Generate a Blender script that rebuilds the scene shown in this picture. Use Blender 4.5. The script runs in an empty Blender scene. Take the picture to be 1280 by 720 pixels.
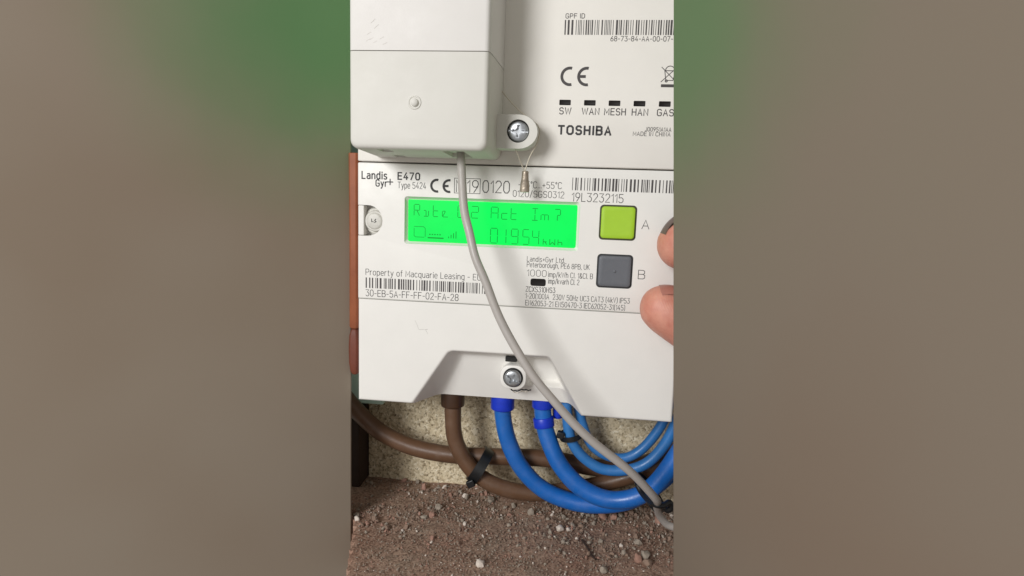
import bpy, bmesh, math, random
from mathutils import Vector, Matrix, Euler, noise as mnoise
random.seed(7)
S = 0.001                                   # the scene is laid out in millimetres; X right, Y away, Z up
C = bpy.context.scene.collection
scn = bpy.context.scene

# ------------------------------------------------------------------ camera, world, lamps, exposure
cam_d = bpy.data.cameras.new('camera'); cam = bpy.data.objects.new('camera', cam_d); C.objects.link(cam)
cam_d.sensor_fit = 'HORIZONTAL'; cam_d.sensor_width = 36.0; cam_d.lens = 760.0 / 1280.0 * 36.0
cam_d.clip_start = 0.005; cam_d.clip_end = 50
rx, ry, rz = (math.radians(a) for a in (8.12578015, 6.51486439, 1.97102563))
Rm = Matrix.Rotation(rz, 3, 'Z') @ Matrix.Rotation(rx, 3, 'X') @ Matrix.Rotation(ry, 3, 'Y')
Rt = Rm.transposed()
def to_world(v): return Vector((v[0], v[2], -v[1]))
right = to_world(Rt @ Vector((1, 0, 0))); up = to_world(Rt @ Vector((0, -1, 0))); back = to_world(Rt @ Vector((0, 0, -1)))
M4 = Matrix((right, up, back)).transposed().to_4x4()
M4.translation = Vector((28.451, -249.138, 35.803)) * S
cam.matrix_world = M4
scn.camera = cam

w = bpy.data.worlds.new('World'); scn.world = w; w.use_nodes = True
bgn = w.node_tree.nodes['Background']; bgn.inputs[0].default_value = (1.0, 0.96, 0.92, 1); bgn.inputs[1].default_value = 0.37

def area(name, loc, target, size, power, col):
    d = bpy.data.lights.new(name, 'AREA'); d.shape = 'DISK'; d.size = size; d.energy = power; d.color = col
    o = bpy.data.objects.new(name, d); C.objects.link(o)
    o.location = Vector(loc) * S
    o.rotation_euler = (Vector(target) * S - o.location).to_track_quat('-Z', 'Y').to_euler()
    return o
area('key_lamp', (-400, -835, 295), (0, 0, 0), 0.36, 6.9, (1.0, 0.995, 0.99))

vs = scn.view_settings
vs.view_transform = 'Standard'; vs.look = 'None'; vs.exposure = 0.1; vs.gamma = 1.0; vs.use_curve_mapping = False

# ------------------------------------------------------------------ materials
def lin(c):
    r = []
    for v in c[:3]:
        v /= 255.0
        r.append(v / 12.92 if v <= 0.04045 else ((v + 0.055) / 1.055) ** 2.4)
    return (*r, 1)
def mat(name, col, rough=0.5, var=0.0, scale=200, bump=0.0, bscale=800, metal=0.0, spec=0.5, col2=None, sss=0.0, emit=None, estr=0.0):
    m = bpy.data.materials.new(name); m.use_nodes = True
    nt = m.node_tree; N = nt.nodes; L = nt.links; b = N['Principled BSDF']
    b.inputs['Base Color'].default_value = lin(col); b.inputs['Roughness'].default_value = rough
    b.inputs['Metallic'].default_value = metal; b.inputs['Specular IOR Level'].default_value = spec
    tc = N.new('ShaderNodeTexCoord')
    if var or col2:
        no = N.new('ShaderNodeTexNoise'); no.inputs['Scale'].default_value = scale; no.inputs['Detail'].default_value = 6; no.inputs['Roughness'].default_value = 0.62
        L.new(tc.outputs['Object'], no.inputs['Vector'])
        cr = N.new('ShaderNodeValToRGB'); cr.color_ramp.elements[0].position = 0.32; cr.color_ramp.elements[1].position = 0.68
        a = lin(col); c2 = lin(col2) if col2 else tuple(min(1, v * (1 - var)) for v in a[:3]) + (1,)
        cr.color_ramp.elements[0].color = c2; cr.color_ramp.elements[1].color = a
        L.new(no.outputs['Fac'], cr.inputs['Fac']); L.new(cr.outputs['Color'], b.inputs['Base Color'])
    if bump:
        n2 = N.new('ShaderNodeTexNoise'); n2.inputs['Scale'].default_value = bscale; n2.inputs['Detail'].default_value = 4
        L.new(tc.outputs['Object'], n2.inputs['Vector'])
        bp = N.new('ShaderNodeBump'); bp.inputs['Strength'].default_value = bump; bp.inputs['Distance'].default_value = 0.0004
        L.new(n2.outputs['Fac'], bp.inputs['Height']); L.new(bp.outputs['Normal'], b.inputs['Normal'])
    if sss:
        b.inputs['Subsurface Weight'].default_value = sss; b.inputs['Subsurface Radius'].default_value = (0.004, 0.0015, 0.0008); b.inputs['Subsurface Scale'].default_value = 1.0
    if emit:
        b.inputs['Emission Color'].default_value = lin(emit); b.inputs['Emission Strength'].default_value = estr
    return m
MW = mat('white_plastic', (233, 231, 226), 0.42, 0.035, 60, 0.10, 2600)
MH = mat('hub_white_plastic', (231, 227, 220), 0.45, 0.035, 50, 0.10, 2600)
MB = mat('cream_plastic_cover', (214, 212, 205), 0.48, 0.03, 55, 0.14, 3000)
MB2 = mat('cream_plastic_lid', (221, 218, 214), 0.48, 0.03, 55, 0.14, 3000)
ML = mat('label_stock', (232, 230, 224), 0.5, 0.03, 70, 0.05, 1500)
INK = mat('dark_print', (58, 57, 58), 0.7, 0.2, 900)
INKB = mat('black_print', (58, 57, 58), 0.7, 0.15, 900)
INKL = mat('thin_grey_print', (62, 60, 60), 0.7, 0.15, 900)
INKP = mat('hub_print', (76, 72, 72), 0.7, 0.2, 900)
LEDM = mat('dark_lens', (26, 22, 20), 0.55, spec=0.2)
RIM = mat('dark_rubber_rim', (62, 62, 40), 0.55)
RIMK = mat('black_rubber_rim', (42, 44, 46), 0.55)
GREENB = mat('lime_button', (164, 206, 44), 0.5, 0.05, 300, 0.15, 3500)
GREYB = mat('grey_button', (99, 102, 108), 0.5, 0.06, 300, 0.18, 3500)
LCD = mat('lit_lcd', (2, 20, 8), 0.35, spec=0.15, emit=(4, 250, 92), estr=0.98)
def wear(m, scale, lo, hi, sock):
    nt = m.node_tree; N = nt.nodes; L = nt.links; tc = N.new('ShaderNodeTexCoord'); no = N.new('ShaderNodeTexNoise'); no.inputs['Scale'].default_value = scale; no.inputs['Detail'].default_value = 8; no.inputs['Roughness'].default_value = .7
    L.new(tc.outputs['Object'], no.inputs['Vector']); mr = N.new('ShaderNodeMapRange'); mr.inputs['From Min'].default_value = .3; mr.inputs['From Max'].default_value = .7; mr.inputs['To Min'].default_value = lo; mr.inputs['To Max'].default_value = hi
    L.new(no.outputs['Fac'], mr.inputs['Value']); L.new(mr.outputs[0], N['Principled BSDF'].inputs[sock])
wear(LCD, 28, .86, 1.06, 'Emission Strength')
for _m in (MW, MH): wear(_m, 90, .36, .62, 'Roughness')
for _m in (MB, MB2): wear(_m, 90, .55, .75, 'Roughness')
for _m in (GREENB, GREYB): wear(_m, 260, .36, .66, 'Roughness')
SEG = mat('lcd_segment', (8, 60, 24), 0.5, spec=0.1, emit=(14, 138, 40), estr=0.8)
BEZ = mat('grey_bezel', (190, 192, 184), 0.5)
STEEL = mat('zinc_screw', (196, 200, 204), 0.32, 0.3, 500, metal=0.9)
DARK = mat('dark_hole', (20, 19, 18), 0.7)
SEALC = mat('grey_seal_plastic', (212, 210, 202), 0.45, 0.15, 500, 0.2, 1200)
WIRE = mat('seal_wire', (206, 198, 182), 0.4, metal=0.6)
FER = mat('crimped_lead', (178, 166, 150), 0.38, 0.3, 500, 0.5, 700, metal=0.65)
GREYC = mat('grey_cable_sheath', (176, 171, 166), 0.42, 0.06, 150, 0.08, 900)
BROWN = mat('brown_cable_sheath', (104, 76, 56), 0.33, 0.18, 120, 0.08, 900)
BROWND = mat('brown_sleeve', (74, 50, 34), 0.35, 0.2, 200)
BLUE = mat('blue_cable_sheath', (26, 104, 190), 0.33, 0.14, 90, 0.10, 900)
BLUET = mat('pale_blue_cable_sheath', (52, 122, 190), 0.33, 0.12, 90, 0.10, 900)
BLUED = mat('royal_blue_sleeve', (24, 58, 200), 0.38, 0.2, 300)
def dusty(m, amount):
    """fine dust clinging in patches to a cable sheath"""
    nt = m.node_tree; N = nt.nodes; L = nt.links; b = N['Principled BSDF']; src = b.inputs['Base Color'].links[0].from_socket
    tc = N.new('ShaderNodeTexCoord'); n1 = N.new('ShaderNodeTexNoise'); n1.inputs['Scale'].default_value = 150; n1.inputs['Detail'].default_value = 9; n1.inputs['Roughness'].default_value = .75
    L.new(tc.outputs['Object'], n1.inputs['Vector']); mr = N.new('ShaderNodeMapRange'); mr.inputs['From Min'].default_value = .48; mr.inputs['From Max'].default_value = .78; mr.inputs['To Max'].default_value = amount
    L.new(n1.outputs['Fac'], mr.inputs['Value']); mx = N.new('ShaderNodeMixRGB'); mx.inputs[2].default_value = lin((176, 162, 148))
    L.new(mr.outputs[0], mx.inputs[0]); L.new(src, mx.inputs[1]); L.new(mx.outputs[0], b.inputs['Base Color'])
    m2 = N.new('ShaderNodeMapRange'); m2.inputs['From Min'].default_value = .4; m2.inputs['From Max'].default_value = .7; m2.inputs['To Min'].default_value = .3; m2.inputs['To Max'].default_value = .55
    L.new(n1.outputs['Fac'], m2.inputs['Value']); L.new(m2.outputs[0], b.inputs['Roughness'])
for _m in (BLUE, BLUET, BROWN): dusty(_m, .08)
dusty(GREYC, .2)
BLACK = mat('black_nylon', (24, 26, 28), 0.4)
def skin_mat():
    m = mat('skin', (214, 152, 132), 0.5, 0.1, 160, sss=0.12, col2=(196, 126, 108)); nt = m.node_tree; N = nt.nodes; L = nt.links; b = N['Principled BSDF']
    tc = N.new('ShaderNodeTexCoord'); wv = N.new('ShaderNodeTexWave'); wv.inputs['Scale'].default_value = 420; wv.inputs['Distortion'].default_value = 5; wv.inputs['Detail'].default_value = 2; wv.inputs['Detail Scale'].default_value = .25
    mp = N.new('ShaderNodeMapping'); mp.inputs['Rotation'].default_value = (.3, .5, .6); L.new(tc.outputs['Object'], mp.inputs[0]); L.new(mp.outputs[0], wv.inputs['Vector'])
    no = N.new('ShaderNodeTexNoise'); no.inputs['Scale'].default_value = 500; no.inputs['Detail'].default_value = 5; L.new(tc.outputs['Object'], no.inputs['Vector'])
    ad = N.new('ShaderNodeMath'); ad.operation = 'MULTIPLY_ADD'; ad.inputs[1].default_value = .35; L.new(wv.outputs['Fac'], ad.inputs[0]); L.new(no.outputs['Fac'], ad.inputs[2])
    bp = N.new('ShaderNodeBump'); bp.inputs['Strength'].default_value = .35; bp.inputs['Distance'].default_value = .0003; L.new(ad.outputs[0], bp.inputs['Height']); L.new(bp.outputs['Normal'], b.inputs['Normal'])
    return m
SKIN = skin_mat()
NAIL = mat('dark_nail', (104, 84, 76), 0.45, 0.2, 300)  # dark grey-brown nail plate
NAIL2 = mat('nail', (182, 122, 108), 0.35, 0.1, 300)
ORANGE = mat('orange_timber', (158, 90, 56), 0.6, 0.3, 60, col2=(134, 72, 42))
DKRED = mat('dark_red_timber', (118, 58, 38), 0.6, 0.3, 60)
TEAL = mat('teal_wall_paint', (214, 246, 230), 0.7, 0.15, 40)
DKWOOD_GAP = mat('dark_timber_and_gap', (60, 44, 36), 0.8, 0.4, 60, 0.5, 300)
def ramp(N, pts):
    cr = N.new('ShaderNodeValToRGB'); e = cr.color_ramp.elements
    e[0].position, e[0].color = pts[0][0], lin(pts[0][1]); e[1].position, e[1].color = pts[-1][0], lin(pts[-1][1])
    for p, c in pts[1:-1]:
        x = e.new(p); x.color = lin(c)
    return cr
def chip_mat():
    m = bpy.data.materials.new('chipboard'); m.use_nodes = True; nt = m.node_tree; N = nt.nodes; L = nt.links; b = N['Principled BSDF']
    tc = N.new('ShaderNodeTexCoord'); vo = N.new('ShaderNodeTexVoronoi'); vo.inputs['Scale'].default_value = 900
    no = N.new('ShaderNodeTexNoise'); no.inputs['Scale'].default_value = 700; no.inputs['Detail'].default_value = 7
    L.new(tc.outputs['Object'], no.inputs['Vector'])
    mp = N.new('ShaderNodeMixRGB'); mp.inputs[0].default_value = 0.004
    L.new(tc.outputs['Object'], mp.inputs[1]); L.new(no.outputs['Color'], mp.inputs[2]); L.new(mp.outputs[0], vo.inputs['Vector'])
    cr = ramp(N, [(0.0, (142, 126, 100)), (0.3, (202, 186, 154)), (0.7, (224, 210, 180)), (1.0, (246, 238, 216))])
    L.new(vo.outputs['Color'], cr.inputs['Fac'])
    cr2 = ramp(N, [(0.3, (120, 106, 82)), (0.46, (255, 255, 255))])
    L.new(no.outputs['Fac'], cr2.inputs['Fac'])
    mx = N.new('ShaderNodeMixRGB'); mx.blend_type = 'MULTIPLY'; mx.inputs[0].default_value = 0.75
    L.new(cr.outputs[0], mx.inputs[1]); L.new(cr2.outputs[0], mx.inputs[2]); L.new(mx.outputs[0], b.inputs['Base Color'])
    b.inputs['Roughness'].default_value = 0.85
    bp = N.new('ShaderNodeBump'); bp.inputs['Strength'].default_value = 0.6; bp.inputs['Distance'].default_value = 0.0005
    L.new(no.outputs['Fac'], bp.inputs['Height']); L.new(bp.outputs['Normal'], b.inputs['Normal'])
    return m
CHIP = chip_mat()
def floor_mat():
    m = bpy.data.materials.new('dusty_timber'); m.use_nodes = True; nt = m.node_tree; N = nt.nodes; L = nt.links; b = N['Principled BSDF']
    tc = N.new('ShaderNodeTexCoord')
    n1 = N.new('ShaderNodeTexNoise'); n1.inputs['Scale'].default_value = 38; n1.inputs['Detail'].default_value = 9; n1.inputs['Roughness'].default_value = 0.7
    L.new(tc.outputs['Object'], n1.inputs['Vector'])
    c1 = ramp(N, [(0.28, (158, 124, 106)), (0.42, (178, 148, 130)), (0.55, (176, 152, 134)), (0.72, (158, 144, 128))])
    L.new(n1.outputs['Fac'], c1.inputs['Fac'])
    n2 = N.new('ShaderNodeTexNoise'); n2.inputs['Scale'].default_value = 900; n2.inputs['Detail'].default_value = 5
    L.new(tc.outputs['Object'], n2.inputs['Vector'])
    c2 = ramp(N, [(0.34, (150, 138, 130)), (0.55, (235, 230, 228)), (0.75, (255, 255, 255))])
    L.new(n2.outputs['Fac'], c2.inputs['Fac'])
    mx = N.new('ShaderNodeMixRGB'); mx.blend_type = 'MULTIPLY'; mx.inputs[0].default_value = 0.8
    L.new(c1.outputs[0], mx.inputs[1]); L.new(c2.outputs[0], mx.inputs[2])
    mpg = N.new('ShaderNodeMapping'); mpg.inputs['Scale'].default_value = (12, 260, 12); L.new(tc.outputs['Object'], mpg.inputs['Vector'])
    n3 = N.new('ShaderNodeTexNoise'); n3.inputs['Scale'].default_value = 1.0; n3.inputs['Detail'].default_value = 4; L.new(mpg.outputs[0], n3.inputs['Vector'])
    c3 = ramp(N, [(0.38, (196, 180, 170)), (0.56, (255, 255, 255))]); L.new(n3.outputs['Fac'], c3.inputs['Fac'])
    mx2 = N.new('ShaderNodeMixRGB'); mx2.blend_type = 'MULTIPLY'; mx2.inputs[0].default_value = 0.22
    L.new(mx.outputs[0], mx2.inputs[1]); L.new(c3.outputs[0], mx2.inputs[2]); L.new(mx2.outputs[0], b.inputs['Base Color'])
    b.inputs['Roughness'].default_value = 0.95; b.inputs['Specular IOR Level'].default_value = 0.2
    bp = N.new('ShaderNodeBump'); bp.inputs['Strength'].default_value = 0.8; bp.inputs['Distance'].default_value = 0.0006
    L.new(n2.outputs['Fac'], bp.inputs['Height']); L.new(bp.outputs['Normal'], b.inputs['Normal'])
    return m
FLOOR = floor_mat()
def board_mat(name, base, dark, red, green, gpos, grad):
    """old painted cupboard board: brown-grey paint with a soft green display glow put into the colour"""
    m = bpy.data.materials.new(name); m.use_nodes = True; nt = m.node_tree; N = nt.nodes; L = nt.links; b = N['Principled BSDF']
    tc = N.new('ShaderNodeTexCoord')
    n1 = N.new('ShaderNodeTexNoise'); n1.inputs['Scale'].default_value = 9; n1.inputs['Detail'].default_value = 2
    L.new(tc.outputs['Object'], n1.inputs['Vector'])
    c1 = ramp(N, [(0.32, red), (0.5, base), (0.7, dark)]); L.new(n1.outputs['Fac'], c1.inputs['Fac'])
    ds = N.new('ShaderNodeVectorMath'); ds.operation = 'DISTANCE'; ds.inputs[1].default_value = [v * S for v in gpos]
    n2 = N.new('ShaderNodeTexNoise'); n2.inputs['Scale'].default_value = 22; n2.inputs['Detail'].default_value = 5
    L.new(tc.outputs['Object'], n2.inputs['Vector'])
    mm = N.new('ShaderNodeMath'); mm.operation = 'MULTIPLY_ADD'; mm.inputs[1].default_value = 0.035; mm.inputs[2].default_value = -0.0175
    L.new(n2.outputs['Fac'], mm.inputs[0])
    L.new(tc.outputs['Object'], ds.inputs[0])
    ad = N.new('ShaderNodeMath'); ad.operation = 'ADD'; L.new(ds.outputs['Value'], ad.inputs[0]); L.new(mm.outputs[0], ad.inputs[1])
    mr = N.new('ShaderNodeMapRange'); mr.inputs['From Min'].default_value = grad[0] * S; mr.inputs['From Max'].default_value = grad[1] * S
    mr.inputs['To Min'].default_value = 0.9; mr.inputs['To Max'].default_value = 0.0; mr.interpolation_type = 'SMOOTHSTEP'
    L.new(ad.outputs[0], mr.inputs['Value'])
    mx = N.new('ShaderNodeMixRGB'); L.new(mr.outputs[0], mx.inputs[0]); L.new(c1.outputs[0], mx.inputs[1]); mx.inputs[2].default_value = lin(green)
    L.new(mx.outputs[0], b.inputs['Base Color'])
    b.inputs['Roughness'].default_value = 0.75; b.inputs['Specular IOR Level'].default_value = 0.25
    return m

# ------------------------------------------------------------------ builders
def setpar(o, p):
    if p:
        o.parent = p
        if p.type == 'EMPTY': o.matrix_parent_inverse = Matrix.Translation(p.location).inverted()
def obj(name, bm, m, parent=None, smooth=True, bevel=None, ang=35, seg=3):
    me = bpy.data.meshes.new(name); bm.to_mesh(me); bm.free()
    me.materials.append(m)
    o = bpy.data.objects.new(name, me); C.objects.link(o)
    setpar(o, parent)
    if bevel:
        md = o.modifiers.new('b', 'BEVEL'); md.width = bevel * S; md.segments = seg; md.limit_method = 'ANGLE'; md.angle_limit = math.radians(ang)
        md.harden_normals = False
    if smooth:
        for p in me.polygons: p.use_smooth = True
        sharp(me, 40)
    return o
def sharp(me, deg):
    b = bmesh.new(); b.from_mesh(me); a = math.radians(deg)
    for e in b.edges: e.smooth = not (len(e.link_faces) == 2 and e.calc_face_angle(0) > a)
    b.to_mesh(me); b.free()
def bake(o, deg=40):
    """apply modifiers"""
    dg = bpy.context.evaluated_depsgraph_get(); dg.update()
    me = bpy.data.meshes.new_from_object(o.evaluated_get(dg)); old = o.data
    o.modifiers.clear(); o.data = me; me.name = o.name
    for p in me.polygons: p.use_smooth = True
    sharp(me, deg)
    return o
def box(bm, x0, x1, y0, y1, z0, z1):
    v = [bm.verts.new(Vector(p) * S) for p in ((x0, y0, z0), (x1, y0, z0), (x1, y1, z0), (x0, y1, z0), (x0, y0, z1), (x1, y0, z1), (x1, y1, z1), (x0, y1, z1))]
    for f in ((0, 3, 2, 1), (4, 5, 6, 7), (0, 1, 5, 4), (1, 2, 6, 5), (2, 3, 7, 6), (3, 0, 4, 7)): bm.faces.new([v[i] for i in f])
def mbox(*a):
    bm = bmesh.new(); box(bm, *a); return bm
def loft(bm, loops, cap=True):
    """closed loops of the same length, joined in order"""
    R = [[bm.verts.new(Vector(p) * S) for p in l] for l in loops]
    n = len(R[0])
    for a, b in zip(R, R[1:]):
        for i in range(n): bm.faces.new((a[i], a[(i + 1) % n], b[(i + 1) % n], b[i]))
    if cap:
        bm.faces.new(R[0][::-1]); bm.faces.new(R[-1])
    bmesh.ops.recalc_face_normals(bm, faces=bm.faces[:])
def rrect(x0, x1, z0, z1, r, n=5):
    pts = []
    for cx, cz, a0 in ((x1 - r, z1 - r, 0), (x0 + r, z1 - r, 90), (x0 + r, z0 + r, 180), (x1 - r, z0 + r, 270)):
        for k in range(n + 1):
            a = math.radians(a0 + 90 * k / n); pts.append((cx + r * math.cos(a), cz + r * math.sin(a)))
    return pts
def prism(outline, y0, y1):
    bm = bmesh.new(); loft(bm, [[(x, y0, z) for x, z in outline], [(x, y1, z) for x, z in outline]]); return bm
def pillow(x0, x1, z0, z1, r, y_back, y_front, ch):
    """rounded-rectangle key with a softened front edge"""
    bm = bmesh.new(); L = []
    for y, i in ((y_back, 0), (y_front + ch, 0), (y_front + ch * .35, ch * .3), (y_front, ch), (y_front + 0.12, ch * 4)):
        L.append([(x, y, z) for x, z in rrect(x0 + i, x1 - i, z0 + i, z1 - i, max(r - i * .6, .4))])
    loft(bm, L); return bm
def disc(cx, cz, prof, n=32, bm=None):
    """lathe about a Y axis: prof = [(radius, y)...]"""
    bm = bm or bmesh.new()
    loft(bm, [[(cx + r * math.cos(2 * math.pi * k / n), y, cz + r * math.sin(2 * math.pi * k / n)) for k in range(n)] for r, y in prof])
    return bm
def cutaway(o, cutters):
    for c in cutters:
        bmesh_c = c; me = bpy.data.meshes.new('cut'); bmesh_c.to_mesh(me); bmesh_c.free()
        co = bpy.data.objects.new('cut', me); C.objects.link(co)
        md = o.modifiers.new('c', 'BOOLEAN'); md.operation = 'DIFFERENCE'; md.object = co; md.solver = 'EXACT'
        bake(o); bpy.data.objects.remove(co); bpy.data.meshes.remove(me)
def crom(P, n=8):
    P = [Vector(p) for p in P]; Q = [2 * P[0] - P[1]] + P + [2 * P[-1] - P[-2]]; out = []
    for i in range(1, len(Q) - 2):
        a, b, c, d = Q[i - 1:i + 3]
        for k in range(n):
            t = k / n
            out.append(0.5 * ((2 * b) + (c - a) * t + (2 * a - 5 * b + 4 * c - d) * t * t + (3 * b - a - 3 * c + d) * t ** 3))
    out.append(P[-1]); return out
def smoothpath(P, it=2):
    P = [Vector(p) for p in P]
    for _ in range(it): P = [P[0]] + [(a + 2 * b + c) / 4 for a, b, c in zip(P, P[1:], P[2:])] + [P[-1]]
    return P
def tube(P, r, n=20, bm=None, closed=False, flat=1.0):
    bm = bm or bmesh.new(); P = [Vector(p) for p in P]; m = len(P)
    T = []
    for i in range(m):
        a = P[i - 1] if (i or closed) else P[0]; b = P[(i + 1) % m] if (i < m - 1 or closed) else P[-1]
        T.append((b - a).normalized())
    ref = Vector((0, -1, 0)) if abs(T[0].y) < .9 else Vector((1, 0, 0))
    u = (ref - T[0] * ref.dot(T[0])).normalized(); L = []
    for i in range(m):
        u = (u - T[i] * u.dot(T[i])).normalized(); v = T[i].cross(u)
        rr = r(i / (m - 1)) if callable(r) else r
        L.append([P[i] + (u * math.cos(2 * math.pi * k / n) * flat + v * math.sin(2 * math.pi * k / n)) * rr for k in range(n)])
    if closed: L.append(L[0])
    loft(bm, L, cap=not closed)
    if closed: bmesh.ops.remove_doubles(bm, verts=bm.verts[:], dist=1e-7)
    return bm
def empty(name, loc, label=None, cat=None, group=None):
    o = bpy.data.objects.new(name, None); C.objects.link(o); o.location = Vector(loc) * S; o.empty_display_size = 0.01
    return tag(o, label, cat, group)
def tag(o, label=None, cat=None, group=None, kind=None):
    for k, v in (('label', label), ('category', cat), ('group', group), ('kind', kind)):
        if v: o[k] = v
    return o
# flat print ------------------------------------------------------------------
# a monoline engraver's alphabet: cap height 6, x-height 4.2; strokes 'x,y x,y ...' parted by ';'
GLY = {
'A':'0,0 2,6 4,0;.7,2 3.3,2','B':'0,0 0,6 2.6,6 3.6,5.4 3.6,3.8 2.7,3.2 0,3.2;2.7,3.2 3.8,2.5 3.8,.7 2.8,0 0,0','C':'3.8,1 3,0 1,0 0,1 0,5 1,6 3,6 3.8,5','D':'0,0 0,6 2.5,6 3.8,4.8 3.8,1.2 2.5,0 0,0',
'E':'3.5,0 0,0 0,6 3.5,6;0,3.1 3.1,3.1','F':'0,0 0,6 3.5,6;0,3.1 3,3.1','G':'3.8,5 3,6 1,6 0,5 0,1 1,0 3,0 3.9,.9 3.9,2.8 2.2,2.8','H':'0,0 0,6;3.8,0 3.8,6;0,3.1 3.8,3.1','I':'.2,0 .2,6','J':'0,1 .8,0 2.2,0 3,1 3,6',
'K':'0,0 0,6;3.6,6 0,2.6;1.2,3.6 3.8,0','L':'0,6 0,0 3.2,0','M':'0,0 0,6 2.3,1.6 4.6,6 4.6,0','N':'0,0 0,6 3.8,0 3.8,6','O':'0,1.2 0,4.8 1.2,6 3,6 4.2,4.8 4.2,1.2 3,0 1.2,0 0,1.2','P':'0,0 0,6 2.7,6 3.7,5.2 3.7,3.6 2.7,2.8 0,2.8',
'R':'0,0 0,6 2.7,6 3.7,5.2 3.7,3.8 2.7,3 0,3;2,3 3.8,0','S':'0,.9 .9,0 2.8,0 3.7,.9 3.7,2.2 2.9,3 .9,3.1 .1,3.9 .1,5.1 1,6 2.7,6 3.6,5.1','T':'0,6 4,6;2,6 2,0','U':'0,6 0,1.2 1,0 2.8,0 3.8,1.2 3.8,6','V':'0,6 2,0 4,6','W':'0,6 1.4,0 2.9,5.4 4.4,0 5.8,6',
'X':'0,0 3.8,6;0,6 3.8,0','Y':'0,6 2,3 4,6;2,3 2,0','Z':'0,6 3.7,6 0,0 3.7,0',
'0':'0,1.2 0,4.8 1,6 2.6,6 3.6,4.8 3.6,1.2 2.6,0 1,0 0,1.2','1':'0,4.6 1.5,6 1.5,0','2':'.1,4.9 1,6 2.6,6 3.5,5 3.5,3.9 0,0 3.6,0','3':'0,6 3.5,6 1.6,3.6 2.6,3.6 3.6,2.6 3.6,1.1 2.6,0 1,0 0,.9','4':'2.4,6 0,1.6 3.8,1.6;2.7,3.2 2.7,0','5':'3.4,6 .4,6 .2,3.4 2.4,3.6 3.6,2.6 3.6,1 2.6,0 .9,0 0,.8',
'6':'2.6,6 .6,3.4 0,2 .3,.6 1.2,0 2.6,0 3.5,.8 3.5,2.4 2.6,3.3 1.2,3.3 .3,2.8','7':'0,6 3.5,6 1,0','8':'1,3.2 .2,4 .2,5.2 1,6 2.6,6 3.4,5.2 3.4,4 2.6,3.2 1,3.2 0,2.3 0,.9 1,0 2.6,0 3.6,.9 3.6,2.3 2.6,3.2','9':'1,0 3,2.6 3.6,4 3.3,5.4 2.4,6 1,6 .1,5.2 .1,3.6 1,2.7 2.4,2.7 3.3,3.2',
'a':'.3,4 2.4,4.2 3,3.5 3,0;3,2.4 .9,2.4 0,1.7 0,.6 .8,0 2,0 3,.8','b':'0,6 0,0;0,.8 1,0 2.2,0 3.1,1 3.1,3.2 2.2,4.2 1,4.2 0,3.4','c':'2.8,.6 2.2,0 .9,0 0,1 0,3.2 .9,4.2 2.2,4.2 2.8,3.6','d':'3.1,6 3.1,0;3.1,.8 2.1,0 .9,0 0,1 0,3.2 .9,4.2 2.1,4.2 3.1,3.4','e':'0,2.2 3,2.2 3,3.3 2.2,4.2 .9,4.2 0,3.2 0,1 .9,0 2.2,0 2.9,.5',
'f':'2,6 1.2,6 .7,5.4 .7,0;0,4.1 1.9,4.1','g':'3,4.2 3,-1 2.2,-1.8 .5,-1.7;3,.8 2.1,0 .9,0 0,1 0,3.2 .9,4.2 2.1,4.2 3,3.4','h':'0,6 0,0;0,3.2 1,4.2 2.2,4.2 3,3.3 3,0','i':'.2,4.2 .2,0;.2,5.4 .2,5.9','k':'0,6 0,0;2.7,4.2 0,1.6;.9,2.4 2.9,0','l':'.2,6 .2,0','m':'0,0 0,4.2;0,3.4 .8,4.2 1.7,4.2 2.4,3.5 2.4,0;2.4,3.4 3.2,4.2 4.1,4.2 4.8,3.5 4.8,0',
'n':'0,0 0,4.2;0,3.2 1,4.2 2.2,4.2 3,3.3 3,0','o':'0,1 0,3.2 .9,4.2 2.3,4.2 3.2,3.2 3.2,1 2.3,0 .9,0 0,1','p':'0,-1.8 0,4.2;0,.8 1,0 2.2,0 3.1,1 3.1,3.2 2.2,4.2 1,4.2 0,3.4','q':'3.1,-1.8 3.1,4.2;3.1,.8 2.1,0 .9,0 0,1 0,3.2 .9,4.2 2.1,4.2 3.1,3.4','r':'0,0 0,4.2;0,3 1,4.2 2,4.2','s':'0,.4 .8,0 2,0 2.7,.6 2.7,1.6 .2,2.6 .2,3.6 .9,4.2 2,4.2 2.6,3.8',
't':'.7,5.4 .7,.6 1.2,0 2,0;0,4.1 1.9,4.1','u':'0,4.2 0,.9 .8,0 2,0 3,1;3,4.2 3,0','v':'0,4.2 1.5,0 3,4.2','y':'0,4.2 1.6,.2;3.1,4.2 1.6,0 .9,-1.7 .1,-1.8','z':'0,4.2 2.8,4.2 0,0 2.9,0','-':'0,2.6 2.2,2.6','+':'0,2.6 3,2.6;1.5,1.1 1.5,4.1','.':'.2,0 .2,.5',',':'.3,.5 0,-.9','/':'0,-.6 2.4,6.3','(':'1.2,6.5 .2,5 .2,.8 1.2,-.8',')':'0,6.5 1,5 1,.8 0,-.8','&':'3.6,0 .6,4.4 .8,5.6 1.7,6 2.4,5.4 2.2,4.3 .2,2.2 .1,.8 1,0 2,0 3.6,2.2','°':'0,4.9 0,5.5 .5,6 1,6 1.5,5.5 1.5,4.9 1,4.4 .5,4.4 0,4.9'}
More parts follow.
